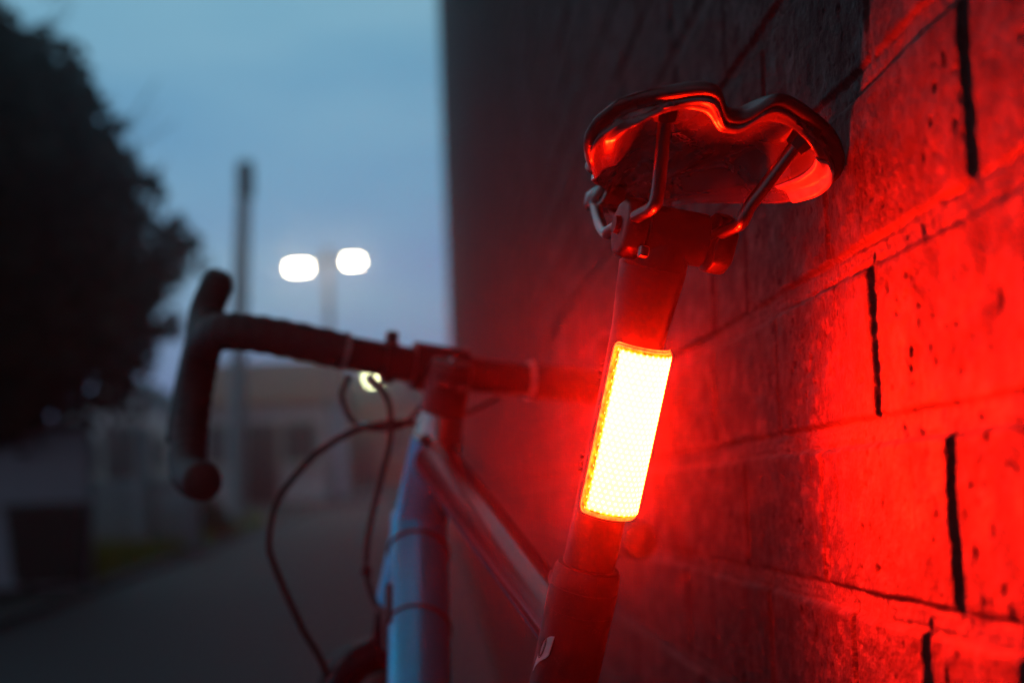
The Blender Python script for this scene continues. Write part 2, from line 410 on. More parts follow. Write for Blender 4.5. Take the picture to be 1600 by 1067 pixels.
for s in (1, -1):
    MB().tube([seat(.40) + V((-.006, s*.016, 0)), lerp(seat(.40), REAR_AXLE, .4) + V((0, s*.045, 0)), REAR_AXLE + V((0, s*.066, .01))], [.009, .008, .007], 14, spline=6).build('seat_stay', M['navy'], bike)
    MB().tube([BB + V((-.02, s*.026, 0)), BB + V((-.15, s*.043, .015)), REAR_AXLE + V((0, s*.066, 0))], [.012, .011, .008], 14, spline=6).build('chain_stay', M['navy'], bike)
    # fork blade, turned with the steering
    crown = HT + SAX*-.215
    MB().tube([crown + V((.0, s*.012, .005)), crown + V((.010, s*.040, -.03)), lerp(crown, FRONT_AXLE, .6) + V((-.004, s*.055, 0)), FRONT_AXLE + V((0, s*.052, 0))], [.016, .014, .011, .008], 16, spline=6).xf(SM).build('fork_blade', M['navy'], bike)
MB().tube([HT + SAX*-.165, HT + SAX*-.215], [.024, .020], 24).xf(SM).build('fork_crown', M['navy'], bike)
# tie-bands, cable stop on the down tube
def on_dt(px, pz):
    t = (V((px, 0, pz)) - dt0).dot(dtd); return dt0 + dtd*t
for c_ in (V((.425, 0, .722)), V((.377, 0, .655))):
    p = on_dt(c_.x, c_.z); MB().torus(p, dtd + V((0, .12, .10)), .0258, .0016, 40, 8).build('cable_tie', M['black'], dt)
p = on_dt(.39, .672) + V((-.004, .0255, .0))
MB().bbox(p, (.04, .007, .008), .002, V((1, 0, 0)).rotation_difference(dtd).to_matrix()).build('cable_stop', M['black'], dt)
# white decal near the top of the seat tube (curved patch) with printed ellipse lines
def tube_pt(s, ang, r):    # ang: 0 = rear, + = left side
    return seat(s) + (REAR*math.cos(ang) + V((0, 1, 0))*math.sin(ang))*r
def decal(poly, r, name, m, parent):
    """fill polygon given in (ang, s) by a fine grid of cells"""
    mb = MB(); N = 44; a0 = min(p[0] for p in poly); a1 = max(p[0] for p in poly); s0 = min(p[1] for p in poly); s1 = max(p[1] for p in poly)
    def span(s):
        xs = []
        for (ax, sx), (bx_, sb) in zip(poly, poly[1:] + poly[:1]):
            if (sx - s)*(sb - s) <= 0 and sx != sb: xs.append(ax + (bx_-ax)*(s-sx)/(sb-sx))
        return (min(xs), max(xs)) if len(xs) > 1 else None
    rows = []
    for i in range(N + 1):
        s = lerp(s0 + 1e-5, s1 - 1e-5, i/N); sp = span(s)
        rows.append([tube_pt(s, lerp(sp[0], sp[1], j/8), r) for j in range(9)])
    mb.add([p for r_ in rows for p in r_], [(i*9+j, i*9+j+1, (i+1)*9+j+1, (i+1)*9+j) for i in range(N) for j in range(8)])
    o = mb.build(name, m, parent); sol = o.modifiers.new('s', 'SOLIDIFY'); sol.thickness = .00015; sol.offset = 1; return o
SQ = .0197
DA, DS = 1.04, .4265
d_poly = [(DA - .24, DS + .0125), (DA - .10, DS + .0118), (DA + .08, DS + .0085), (DA + .20, DS + .003), (DA + .30, DS - .006), (DA + .36, DS - .0125), (DA + .30, DS - .0095), (DA + .12, DS - .0048), (DA - .10, DS - .0012), (DA - .18, DS + .001)]
dec = decal(d_poly, SQ + .0003, 'decal', M['white_decal'], st)
pr = MB()
for rx, rs_, w in ((.095, .0062, .00022), (.055, .0050, .00018)):
    pts = [tube_pt(DS + .0035 + rs_*math.sin(t)*1.0 - .9*rs_*math.cos(t)*.25, DA + .10 + rx*math.cos(t) - rs_*math.sin(t)*6, SQ + .0006) for t in np.linspace(0, 2*PI, 37)]
    pr.tube(pts, w, 6)
pr.build('decal_emblem', M['seat_tube'], st)

# seatpost and head ---------------------------------------------------------
PR = .0146
post = empty('seatpost'); post.parent = bike
MB().tube([seat(.35), seat(.585), seat(.612), seat(.632), seat(.648), seat(.655)], [PR, PR, .0152, .0172, .0185, .012], 40).build('post_shaft', M['post'], post)
CL = V((-.2065, -.0065, .9105))                       # centre between the rails
RY = .0237                                            # half rail spacing
hd = MB().tube([CL + V((.014, .0165, -.002)), CL + V((.014, -.0165, -.002))], [.0145, .0145], 32)
hd.tube([seat(.640), lerp(seat(.640), CL + V((.014, .004, -.002)), .6), CL + V((.014, .004, -.002))], [.0178, .0165, .0135], 28)
hd.build('clamp_barrel', M['clamp'], post)
for s in (1, -1):
    e = MB(); base = CL + V((.011, s*.0250, -.002))
    ring = []
    prof = [(-.018, .002), (-.015, .011), (-.004, .0150), (.010, .014), (.019, .007), (.020, -.004), (.013, -.0145), (.0, -.0175), (-.011, -.0135)]
    y_in, y_out = s*-.006, s*.006
    for yy_, k_ in ((y_in, 1.0), (s*.0035, 1.0), (y_out, .86)):
        ring.append([base + V((a*k_, yy_, b*k_)) for a, b in prof])
    n_ = len(prof)
    e.add([p for r_ in ring for p in r_] , [(i*n_+j, i*n_+(j+1) % n_, (i+1)*n_+(j+1) % n_, (i+1)*n_+j) for i in range(2) for j in range(n_)] + [tuple(range(n_)), tuple(2*n_+j for j in range(n_))])
    o = e.build('clamp_ear', M['clamp'], post, angle=50)
    bv = o.modifiers.new('b', 'BEVEL'); bv.width = .0018; bv.segments = 2; bv.limit_method = 'ANGLE'
    g = MB(); g.tube([base + V((.002, s*.0055, 0)), base + V((.002, s*.0088, 0))], [.0052, .0046], 18); g.build('clamp_bolt', M['clamp'], post)
# small bolt end under the left ear that catches the lamp
MB().bbox(CL + V((-.010, .022, -.0185)), (.006, .005, .006), .001).build('clamp_nut', M['rail'], post)

# saddle ----------------------------------------------------------------------
sad = empty('saddle'); sad.parent = bike
SY = -.0048                                           # centre line of the saddle
# stations along the saddle from tail to nose: half width, crown height, rim height, channel depth
SX  = [-.293, -.285, -.272, -.255, -.235, -.210, -.180, -.150, -.115, -.080, -.048, -.024, -.010]
SWD = [.050, .0625, .0684, .0676, .0620, .0545, .0520, .0375, .0275, .0230, .0205, .0170, .0095]
SZC = [.9660, .9690, .9705, .9705, .9695, .9680, .9670, .9670, .9675, .9690, .9710, .9700, .9620]
SZE = [.9620, .9560, .9475, .9400, .9375, .9395, .9450, .9490, .9545, .9550, .9550, .9550, .9550]
SND = [.0085, .0080, .0070, .0060, .0055, .0055, .0055, .0050, .0035, .0020, .0010, .0000, .0000]
def station(x):
    offs = (-.012, -.008, -.004, 0, .004, .008, .012)
    if x < SX[0] + .012: offs = tuple(o_*max(0., (x - SX[0])/.012) for o_ in offs)
    if x > SX[-1] - .012: offs = tuple(o_*max(0., (SX[-1] - x)/.012) for o_ in offs)
    return [sum(interp(x + o_, SX, q_) for o_ in offs)/7 for q_ in (SWD, SZC, SZE, SND)]
def sad_top(x, u):
    w, zc, ze, ndp = station(x); a = abs(u)
    lobe = .0015*math.exp(-((a - .42)/.2)**2)
    z = zc + lobe - (zc - ze)*(a**2.7)*.95 - (zc-ze)*.05*a - ndp*math.exp(-(abs(u*w)/.0115)**3)
    return V((x, SY + u*w - .011*max(0., (x + .235)/.225), z - .050*u*w))
NU, NXS = 73, 81
def xst(i):
    t = i/(NXS-1); return lerp(SX[0], SX[-1], t - .06*math.sin(2*PI*t))
us = [math.sin(PI/2*(2*j/(NU-1) - 1)) for j in range(NU)]
def rear_bow(u, x):
    """tail edge is bowed: the tips sit further forward than the lobes, with a notch in the middle"""
    t = max(0, 1 - (x - SX[0])/.05)
    return t*(.023*abs(u)**2.2 + .013*math.exp(-(abs(u)*.055/.011)**3))
top = [[sad_top(xst(i), us[j]) + V((rear_bow(us[j], xst(i)), 0, 0)) for j in range(NU)] for i in range(NXS)]
def inset(i, j, d, dz):
    """point moved inwards from the outline by d and down by dz"""
    p = top[i][j]; x = xst(i); w = station(x)[0]
    k_r = max(0, 1 - (x - SX[0])/.03); k_f = max(0, 1 - (SX[-1] - x)/.02)
    return V((p.x + d*(k_r - k_f), SY + (p.y - SY)*(1 - d/max(w, .012)), p.z - dz))
cov = MB()
rolls = [(0, 0), (-.0009, .0018), (-.0009, .0036), (.0004, .0054), (.0034, .0064)]     # rounded padded edge
L_ = [[[(top[i][j] if k_ == 0 else inset(i, j, d_*abs(us[j])**2 + d_*(1-abs(us[j])**2), dz_)) for j in range(NU)] for i in range(NXS)] for k_, (d_, dz_) in enumerate(rolls)]
n1 = NXS*NU
for k_ in range(len(rolls)): cov.v += [tuple(p) for r_ in L_[k_] for p in r_]
def ring_ids():
    r_ = [j for j in range(NU)] + [i*NU + NU-1 for i in range(1, NXS)] + [(NXS-1)*NU + j for j in range(NU-2, -1, -1)] + [i*NU for i in range(NXS-2, 0, -1)]
    return r_
rg_ = ring_ids(); nr_ = len(rg_)
quads = [(i*NU+j, i*NU+j+1, (i+1)*NU+j+1, (i+1)*NU+j) for i in range(NXS-1) for j in range(NU-1)]
cov.f += quads + [tuple(q_ + 4*n1 for q_ in f_[::-1]) for f_ in quads]
for k_ in range(4):
    cov.f += [(k_*n1 + rg_[t_], k_*n1 + rg_[(t_+1) % nr_], (k_+1)*n1 + rg_[(t_+1) % nr_], (k_+1)*n1 + rg_[t_]) for t_ in range(nr_)]
o = cov.build('saddle_cover', M['cover'], sad, angle=180)
# moulded shell below the padding: rolled rim, then a smooth belly with shallow ribs
def shell_pt(i, j):
    u = us[j]; t = abs(u); x = xst(i)
    p = inset(i, j, .0036, 0)
    tail = math.exp(-max(0, x - SX[0])/.016)
    belly = interp(x, [-.293, -.275, -.25, -.215, -.17, -.11, -.05, -.01], [.0068, .0085, .0105, .0125, .0135, .0130, .0120, .0085])
    edge = interp(x, [-.293, -.26, -.20, -.10, -.01], [.0068, .0075, .0090, .0100, .0085])
    k = 1 - t**3.2
    dz = lerp(edge, belly, k)
    rib = .0009*math.exp(-((t - .80)/.05)**2) - .0026*math.exp(-((t - .55)/.18)**2)*(1 - tail)
    lip = .0022*math.exp(-((t - .97)/.035)**2) + .0022*tail
    chan = .0030*math.exp(-(abs(u*.07)/.011)**2)*(1-tail)
    e_in = min((1 - t)*station(x)[0], (x - SX[0])*1.2)         # distance in from the rim: a rolled bead runs all round the wings
    wing = max(0., min(1., (-.19 - x)/.03))
    bead = wing*(.0052*math.exp(-((e_in - .0125)/.0065)**2) - .0024*math.exp(-((e_in - .024)/.005)**2))
    return V((p.x, p.y, p.z - dz - rib - lip + chan - bead))
sh = MB(); sp = [[shell_pt(i, j) for j in range(NU)] for i in range(NXS)]
spu = [[p + V((0, 0, .003)) for p in r_] for r_ in sp]
sh.v = [tuple(p) for r_ in sp for p in r_] + [tuple(p) for r_ in spu for p in r_]
sh.f = [f_[::-1] for f_ in quads] + [tuple(q_ + n1 for q_ in f_) for f_ in quads] + [(rg_[t_], rg_[(t_+1) % nr_], n1 + rg_[(t_+1) % nr_], n1 + rg_[t_]) for t_ in range(nr_)]
o = sh.build('saddle_shell', M['shell'], sad, angle=180)
def shell_z(x, y):
    return min((p for r_ in sp for p in r_), key=lambda p: (p.x - x)**2 + (p.y - y)**2).z
# rails and their sockets
RC = -.0035
for s in (1, -1):
    y_c = RC + s*RY
    yt = -.0098 + s*.0372; zt = shell_z(-.2635, yt)
    P0 = V((-.2655, yt, zt + .0005)); P1 = V((-.2465, y_c, .9165))
    pts = [P0, lerp(P0, P1, .33), lerp(P0, P1, .66), lerp(P0, P1, .92), (-.2445, y_c, .9128), (-.2395, y_c, .9110), (-.230, y_c, .9108), (-.165, y_c, .9112), (-.140, RC + s*.0205, .9135),
           (-.095, SY*.6 + s*.013, .927), (-.055, SY*.6 + s*.007, .944), (-.04, SY*.6 + s*.006, .952)]
    MB().tube(pts, .0035, 18, spline=8).build('rail', M['rail'], sad)
    k = MB(); k.tube([P0 + V((-.0005, s*.001, .003)), P0 + V((.0012, 0, -.0020)), lerp(P0, P1, .20)], [.0078, .0074, .0058], 8, spline=3)
    k.build('rail_socket', M['black'], sad)
k = MB(); k.bbox((-.045, SY*.6, .953), (.03, .02, .012), .003); k.build('nose_socket', M['shell'], sad)
# scuffed pale trim at the right tail corner
tr = MB(); rows = []
for i in range(8, 25):
    rows.append([sp[i][j] + V((0, 0, -.0007)) for j in range(2, 16)])
tr.add([p for r_ in rows for p in r_], [(i*14+j, i*14+j+1, (i+1)*14+j+1, (i+1)*14+j) for i in range(len(rows)-1) for j in range(13)])
o = tr.build('reflective_patch', M['silver_tape'], sad); sol = o.modifiers.new('s', 'SOLIDIFY'); sol.thickness = .0006; sol.offset = 0
# printed lettering on the underside
cu = bpy.data.curves.new('lettering', 'FONT'); cu.body = 'SONGEA'; cu.size = .0085; cu.extrude = .0001; cu.align_x = 'CENTER'
to = bpy.data.objects.new('tmp', cu); C.objects.link(to); bpy.context.view_layer.update()
me = bpy.data.meshes.new_from_object(to.evaluated_get(bpy.context.evaluated_depsgraph_get())); bpy.data.objects.remove(to)
me.materials.append(M['grey_print'])
lo = bpy.data.objects.new('lettering', me); C.objects.link(lo); lo.parent = sad
R_ = Matrix(((-.75, .66, 0), (.66, .75, 0), (0, 0, -1))).to_4x4()
lo.matrix_local = Matrix.Translation((-.225, SY + .004, shell_z(-.225, SY + .002) - .0012)) @ R_

# cockpit ----------------------------------------------------------------------
BC = V((.452, 0, .884))                               # middle of the handlebar
stem = empty('stem'); stem.parent = bike
q0 = HT + SAX*.03
s_ = MB().tube([HT + SAX*.012, HT + SAX*.052], [.0195, .0190], 28)
s_.tube([q0 + V((.0, 0, .002)), lerp(q0, BC, .5), BC], [.0175, .0155, .0165], 24)
s_.tube([BC + V((0, .024, 0)), BC + V((0, -.024, 0))], .0215, 28)
s_.xf(SM).build('stem_body', M['black'], stem)
MB().tube([HT + SAX*.052, HT + SAX*.057, HT + SAX*.058], [.0180, .0170, .012], 28).xf(SM).build('top_cap', M['black'], stem)
MB().tube([HT + SAX*.057, HT + SAX*.0605], [.004, .0035], 16).xf(SM).build('top_cap_bolt', M['alloy'], stem)
MB().tube([HT + SAX*-.012, HT + SAX*-.004, HT + SAX*.012], [.0225, .0205, .0185], 28).xf(SM).build('headset', M['alloy'], stem)
for s in (1, -1):
    MB().tube([q0 + V((-.018, s*.008 + .006, .004)), q0 + V((-.018, s*.008 - .006, .004))], .0045, 14).xf(SM).build('stem_bolt', M['alloy'], stem)
bar = empty('handlebar'); bar.parent = bike
hb = MB()
hb.tube([BC + V((0, .09, .003)), BC + V((0, .03, .0)), BC + V((0, -.03, .0)), BC + V((0, -.09, .003))], [.0145, .0159, .0159, .0145], 24)
hb.xf(SM).build('bar_centre', M['black'], bar)
for s in (1, -1):
    Y = lambda y: y*s
    path = [(.452, Y(.084), .8868), (.454, Y(.13), .890), (.458, Y(.170), .8905), (.470, Y(.191), .889), (.500, Y(.1975), .886), (.535, Y(.1985), .880),
            (.556, Y(.1985), .858), (.560, Y(.1985), .828), (.545, Y(.1985), .794), (.510, Y(.198), .768), (.465, Y(.196), .760), (.415, Y(.1935), .758)]
    tp = MB(); P = []
    tmp = MB().tube(path, .0158, 4, spline=10)
    ctr = [sum((V(tmp.v[i*4+k_]) for k_ in range(4)), V())/4 for i in range(len(tmp.v)//4)]
    rr = [.0160 + .0009*((i % 4) in (0, 1)) for i in range(len(ctr))]
    tp.tube(ctr, rr, 20).xf(SM).build('bar_tape', M['tape'], bar)
    MB().tube([(.452, Y(.0825), .8866), (.452, Y(.0865), .8869)], .0172, 22).xf(SM).build('tape_band', M['silver_tape'], bar)
    MB().tube([(.416, Y(.1935), .758), (.411, Y(.1933), .7578), (.408, Y(.1932), .7577)], [.0152, .0148, .008], 22).xf(SM).build('bar_end_plug', M['rubber'], bar)
    MB().tube([(.515, Y(.1980), .884), (.540, Y(.1982), .892), (.562, Y(.1980), .904), (.574, Y(.1975), .919), (.576, Y(.1920), .944), (.572, Y(.1905), .954)],
              [.0165, .0175, .0168, .0160, .0150, .009], 20, spline=5).xf(SM).build('brake_hood', M['rubber'], bar)
    MB().tube([(.585, Y(.200), .912), (.600, Y(.204), .885), (.602, Y(.207), .845), (.590, Y(.210), .812), (.578, Y(.2115), .795)],
              [.007, .0085, .0085, .0075, .005], 14, spline=5, flat=1).xf(SM).build('brake_lever', M['black'], bar)
# little clamp-on mount beside the stem
mnt = MB().tube([BC + V((0, .040, 0)), BC + V((0, .050, 0))], .0195, 22); mnt.bbox(BC + V((.0, .045, .021)), (.014, .010, .012), .002)
mnt.xf(SM).build('bar_mount', M['black'], bar)

# cables
def cable(pts, r, name='brake_cable', m='hose'):
    return MB().tube(pts, r, 10, spline=10).build(name, M[m], bike)
cable([(.475, -.06, .872), (.490, -.03, .850), (.478, .006, .836), (.460, .0235, .8335), (.458, .044, .829), (.460, .0700, .8175), (.460, .1000, .790), (.460, .1230, .750), (.460, .1255, .715), (.460, .1150, .690), (.470, .085, .645), (.500, .052, .600), (.545, .045, .520), (.580, .050, .42)], .0030)
cable([(.478, .058, .870), (.466, .040, .850), (.450, .036, .815), (.440, .0400, .780), (.430, .0450, .735), (.422, .0430, .700), (.410, .0330, .675), (.395, .027, .668), (.370, .024, .640)], .0029, 'gear_cable')
cable([(.487, .075, .870), (.500, .078, .852), (.494, .068, .832), (.478, .050, .826), (.462, .026, .830), (.450, .012, .850)], .0026, 'gear_cable')
MB().tube([(.486, .060, .8275), (.478, .048, .8262), (.468, .034, .8282)], .0040, 14, spline=5).build('cable_ferrule', M['alloy'], bike)
MB().tube([(.4215, .0435, .706), (.4225, .0430, .697)], .0052, 12).build('cable_adjuster', M['black'], bike)
MB().tube([HT + V((-.016, .012, -.014)), HT + V((-.018, .016, -.016))], .0048, 14).build('cable_port', M['alloy'], bike)

# wheels and drive train
def wheel(ax, name, mtx=None, R=.300, tr_=.0205, rear=False):
    w = empty(name); w.parent = bike
    mt = mtx or Matrix.Identity(4)
    MB().torus(ax, (0, 1, 0), R - .004, tr_, 120, 18).xf(mt).build('tyre', M['rubber'], w)
    MB().torus(ax, (0, 1, 0), R - .031, .0115, 96, 12).xf(mt).build('rim', M['black'], w)
    sp_ = MB()
    for i in range(28):
        t = 2*PI*i/28; s = 1 if i % 2 else -1; t2 = t + (.5 if (i//2) % 2 else -.5)
        sp_.tube([ax + V((math.cos(t2)*.02, s*.028, math.sin(t2)*.02)), ax + V((math.cos(t)*(R-.04), s*.002, math.sin(t)*(R-.04)))], .001, 6)
    sp_.xf(mt).build('spokes', M['steel'], w)
    MB().tube([ax + V((0, .05, 0)), ax + V((0, .03, 0)), ax + V((0, .028, 0)), ax + V((0, -.028, 0)), ax + V((0, -.03, 0)), ax + V((0, -.05, 0))], [.008, .008, .022, .022, .008, .008], 20).xf(mt).build('hub', M['black'], w)
    MB().torus(ax + V((0, .034 if not rear else .044, 0)), (0, 1, 0), .072, .003, 48, 6).xf(mt).build('brake_disc', M['steel'], w)
    return w
wheel(FRONT_AXLE, 'front_wheel', SM)
wheel(REAR_AXLE, 'rear_wheel', None, .318, .0185, True)
dr = MB()
for R_c, yy_ in ((.095, -.048), (.088, -.048), (.082, -.048)): dr.torus(BB + V((0, yy_, 0)), (0, 1, 0), R_c, .004, 64, 6)
for i in range(5):
    t = 2*PI*i/5 + .3; dr.tube([BB + V((0, -.05, 0)), BB + V((math.cos(t)*.09, -.05, math.sin(t)*.09))], .007, 8)
dr.build('chainring', M['black'], bike)
for s, ang in ((1, -.5), (-1, PI - .5)):
    d = V((math.cos(ang), 0, math.sin(ang))); e = BB + d*.172 + V((0, s*.068, 0))
    MB().tube([BB + V((0, s*.045, 0)), BB + V((0, s*.062, 0)) + d*.02, e], [.016, .014, .011], 14).build('crank_arm', M['black'], bike)
    MB().bbox(e + V((0, s*.055, 0)), (.095, .09, .016), .005).build('pedal', M['rubber'], bike)
cs = MB()
for i in range(9): cs.torus(REAR_AXLE + V((0, -.024 - i*.0035, 0)), (0, 1, 0), .058 - i*.0035, .0022, 40, 6)
cs.build('cassette', M['steel'], bike)
ch = MB()
ch.tube([BB + V((0, -.048, .097)), REAR_AXLE + V((0, -.046, .047))], .004, 8); ch.tube([BB + V((0, -.048, -.097)), REAR_AXLE + V((.03, -.046, -.11)), REAR_AXLE + V((.005, -.046, -.08)), REAR_AXLE + V((.02, -.046, -.04))], .004, 8)
ch.build('chain', M['steel'], bike)
dl = MB(); dl.tube([REAR_AXLE + V((-.005, -.062, -.02)), REAR_AXLE + V((.005, -.055, -.06)), REAR_AXLE + V((.03, -.048, -.11))], [.011, .009, .009], 12)
dl.build('rear_derailleur', M['black'], bike)
dcal = MB(); dcal.bbox(lerp(crown, FRONT_AXLE, .74) + V((-.03, .046, 0)), (.05, .022, .05), .006); dcal.xf(SM).build('brake_caliper', M['black'], bike)

# ------------------------------------------------------------------ tail light strapped to the post
lamp = empty('bicycle_tail_light', (0, 0, 0), 'glowing red rear light with dotted white-hot lens strapped to the seatpost', 'bike light')
lamp.matrix_world = ROOT @ Matrix.Translation(seat(.55888)) @ Matrix((tuple(V((0, -1, 0))), tuple(UP), tuple(REAR))).transposed().to_4x4() @ Matrix.Rotation(math.radians(5), 4, 'Y')
# local axes: x = right, y = up the post, z = to the rear
LR, LZ, HA, HL = .0179, .0068, 1.27, .0458       # lens radius, axis offset, half angle, half length
def lens_pt(a, y, r=LR): return V((math.sin(a)*r, y, LZ + math.cos(a)*r))
def rrect(n=10, ha=HA, hl=HL, rc=.0042):
    pts = []
    for cx, cy, t0 in ((ha*LR-rc, hl-rc, 0), (-(ha*LR-rc), hl-rc, PI/2), (-(ha*LR-rc), -(hl-rc), PI), (ha*LR-rc, -(hl-rc), 1.5*PI)):
        for i in range(n): t = t0 + PI/2*i/(n-1); pts.append(((cx + rc*math.cos(t))/LR, cy + rc*math.sin(t)))
    full = []
    for p, q_ in zip(pts, pts[1:] + pts[:1]):           # follow the curved surface along the straight runs
        k_ = max(1, int(abs(p[0]-q_[0])/.08))
        full += [(lerp(p[0], q_[0], i/k_), lerp(p[1], q_[1], i/k_)) for i in range(k_)]
    return full
M['lens'] = m = mat('glowing_lens', (.5, .05, .02), .3)
def lens_mat(m):
    b = bsdf(m)
    ua = nd(m, 'ShaderNodeAttribute', attribute_name='lens_uv'); sx = nd(m, 'ShaderNodeSeparateXYZ'); lk(m, ua.outputs['Vector'], sx.inputs[0])
    def math_(op, a, b_=None, c_=None):
        n = nd(m, 'ShaderNodeMath', operation=op)
        for i, s in enumerate((a, b_, c_)):
            if s is None: continue
            if hasattr(s, 'is_output'): lk(m, s, n.inputs[i])
            else: n.inputs[i].default_value = s
        return n.outputs[0]
    U, W = sx.outputs[0], sx.outputs[1]            # metres across / along
    # hexagonal grid of little LED dots
    P_ = .0034
    a = math_('DIVIDE', U, P_); w = math_('DIVIDE', W, P_*.866)
    def cell(sh):
        xx = math_('ADD', a, sh*.5); ww = math_('ADD', math_('MULTIPLY', w, .5), sh*.5)
        fx = math_('SUBTRACT', math_('FRACT', math_('ADD', xx, 100.)), .5); fy = math_('MULTIPLY', math_('SUBTRACT', math_('FRACT', math_('ADD', ww, 100.)), .5), 1.732)
        return math_('SQRT', math_('ADD', math_('MULTIPLY', fx, fx), math_('MULTIPLY', fy, fy)))
    d = math_('MINIMUM', cell(0), cell(1))
    dot = nd(m, 'ShaderNodeMapRange'); dot.interpolation_type = 'SMOOTHSTEP'; lk(m, d, dot.inputs['Value'])
    dot.inputs['From Min'].default_value = .10; dot.inputs['From Max'].default_value = .30; dot.inputs['To Min'].default_value = 1; dot.inputs['To Max'].default_value = 0
    # distance from panel edge
    eu = math_('SUBTRACT', .0184, math_('ABSOLUTE', math_('ADD', U, -.0012))); ew = math_('SUBTRACT', .0441, math_('ABSOLUTE', W))
    ed = math_('MINIMUM', eu, ew)
    pan = nd(m, 'ShaderNodeMapRange'); pan.interpolation_type = 'SMOOTHSTEP'; lk(m, ed, pan.inputs['Value'])
    pan.inputs['From Min'].default_value = -.0006; pan.inputs['From Max'].default_value = .0012
    nz = nd(m, 'ShaderNodeTexNoise'); nz.inputs['Scale'].default_value = 260; nz.inputs['Detail'].default_value = 4; lk(m, ua.outputs['Vector'], nz.inputs['Vector'])
    # glow falls a little towards the lower end of the strip
    fall = nd(m, 'ShaderNodeMapRange'); lk(m, W, fall.inputs['Value']); fall.inputs['From Min'].default_value = -.045; fall.inputs['From Max'].default_value = .01
    fall.inputs['To Min'].default_value = .62; fall.inputs['To Max'].default_value = .95
    blue = math_('ADD', math_('MULTIPLY', math_('ADD', math_('MULTIPLY', nz.outputs['Fac'], .36), math_('MULTIPLY', fall.outputs[0], .72)), 1.), math_('MULTIPLY', dot.outputs[0], 1.6))
    blue = math_('MULTIPLY', blue, pan.outputs[0])
    edge_dot = math_('MULTIPLY', dot.outputs[0], math_('GREATER_THAN', ed, -.0016))
    rimr = math_('MULTIPLY', math_('ADD', math_('MULTIPLY', nz.outputs['Fac'], 2.2), -.62), 1.)
    rimr = math_('MAXIMUM', rimr, .12)
    green_panel = math_('MULTIPLY', pan.outputs[0], LAMP*.0066)
    green = math_('ADD', math_('ADD', green_panel, math_('MULTIPLY', edge_dot, 1.0)), rimr)
    wrap = nd(m, 'ShaderNodeMapRange'); wrap.interpolation_type = 'SMOOTHSTEP'; lk(m, math_('ABSOLUTE', U), wrap.inputs['Value']); wrap.inputs['From Min'].default_value = .012; wrap.inputs['From Max'].default_value = .0236; wrap.inputs['To Min'].default_value = LAMP; wrap.inputs['To Max'].default_value = LAMP*.95
    red = wrap.outputs[0]
    blue = math_('ADD', blue, math_('MULTIPLY', math_('MULTIPLY', edge_dot, math_('SUBTRACT', 1., pan.outputs[0])), .35))
    cc = nd(m, 'ShaderNodeCombineXYZ')
    for i, s in enumerate((red, green, blue)): lk(m, s, cc.inputs[i])
    lk(m, cc.outputs[0], b.inputs['Emission Color']); b.inputs['Emission Strength'].default_value = 1
LAMP = 1400.
lens_mat(m)
# lens surface with its own coordinates
NA, NL = 40, 60
lv, lf, uvs = [], [], []
outer = rrect()
def half_w(y):
    rc = .0042; t = abs(y) - (HL - rc)
    return HA*LR - (rc - math.sqrt(max(0, rc*rc - t*t)) if t > 0 else 0)
for i in range(NL + 1):
    y = HL*math.sin(PI/2*(2*i/NL - 1)); hw = half_w(y)
    for j in range(NA + 1):
        a = hw/LR*(2*j/NA - 1)
        ee = min(HA*LR - abs(a*LR), HL - abs(y)); r = LR - .0012*max(0, 1 - ee/.0018)**2
        p = lens_pt(a, y, r); lv.append(tuple(p)); uvs.append((a*LR, y, 0))
lf = [(i*(NA+1)+j, i*(NA+1)+j+1, (i+1)*(NA+1)+j+1, (i+1)*(NA+1)+j) for i in range(NL) for j in range(NA)]
me = bpy.data.meshes.new('lens'); me.from_pydata(lv, [], lf); me.update(); me.shade_smooth(); me.materials.append(M['lens'])
at = me.attributes.new('lens_uv', 'FLOAT_VECTOR', 'POINT'); at.data.foreach_set('vector', np.array(uvs, dtype=np.float32).ravel())
o = bpy.data.objects.new('lens', me); C.objects.link(o); o.parent = lamp
# translucent rim: two fine edge lines of the clear moulding
M['rim_glow'] = m = mat('clear_rim', (.8, .2, .1), .2)
b_ = bsdf(m); tc = nd(m, 'ShaderNodeTexCoord'); nz = nd(m, 'ShaderNodeTexNoise'); nz.inputs['Scale'].default_value = 240; lk(m, tc.outputs['Object'], nz.inputs['Vector'])
r = nd(m, 'ShaderNodeValToRGB'); r.color_ramp.elements[0].position = .3; r.color_ramp.elements[1].position = .75
r.color_ramp.elements[0].color = (1, .10, .015, 1); r.color_ramp.elements[1].color = (1, .55, .06, 1)
lk(m, nz.outputs['Fac'], r.inputs[0]); lk(m, r.outputs[0], b_.inputs['Emission Color']); b_.inputs['Emission Strength'].default_value = 1.15
rim = MB()
for grow, rad, rr_ in ((.0004, LR - .0012, .0006), (.0017, LR - .0019, .0004)):
    pts = rrect(10, HA + grow/LR, HL + grow)
    pp = [lens_pt(a, y, rad) for a, y in pts]; pp.append(pp[0]); rim.tube(pp, rr_, 8, cap=False)
rim.build('lens_rim', M['rim_glow'], lamp)
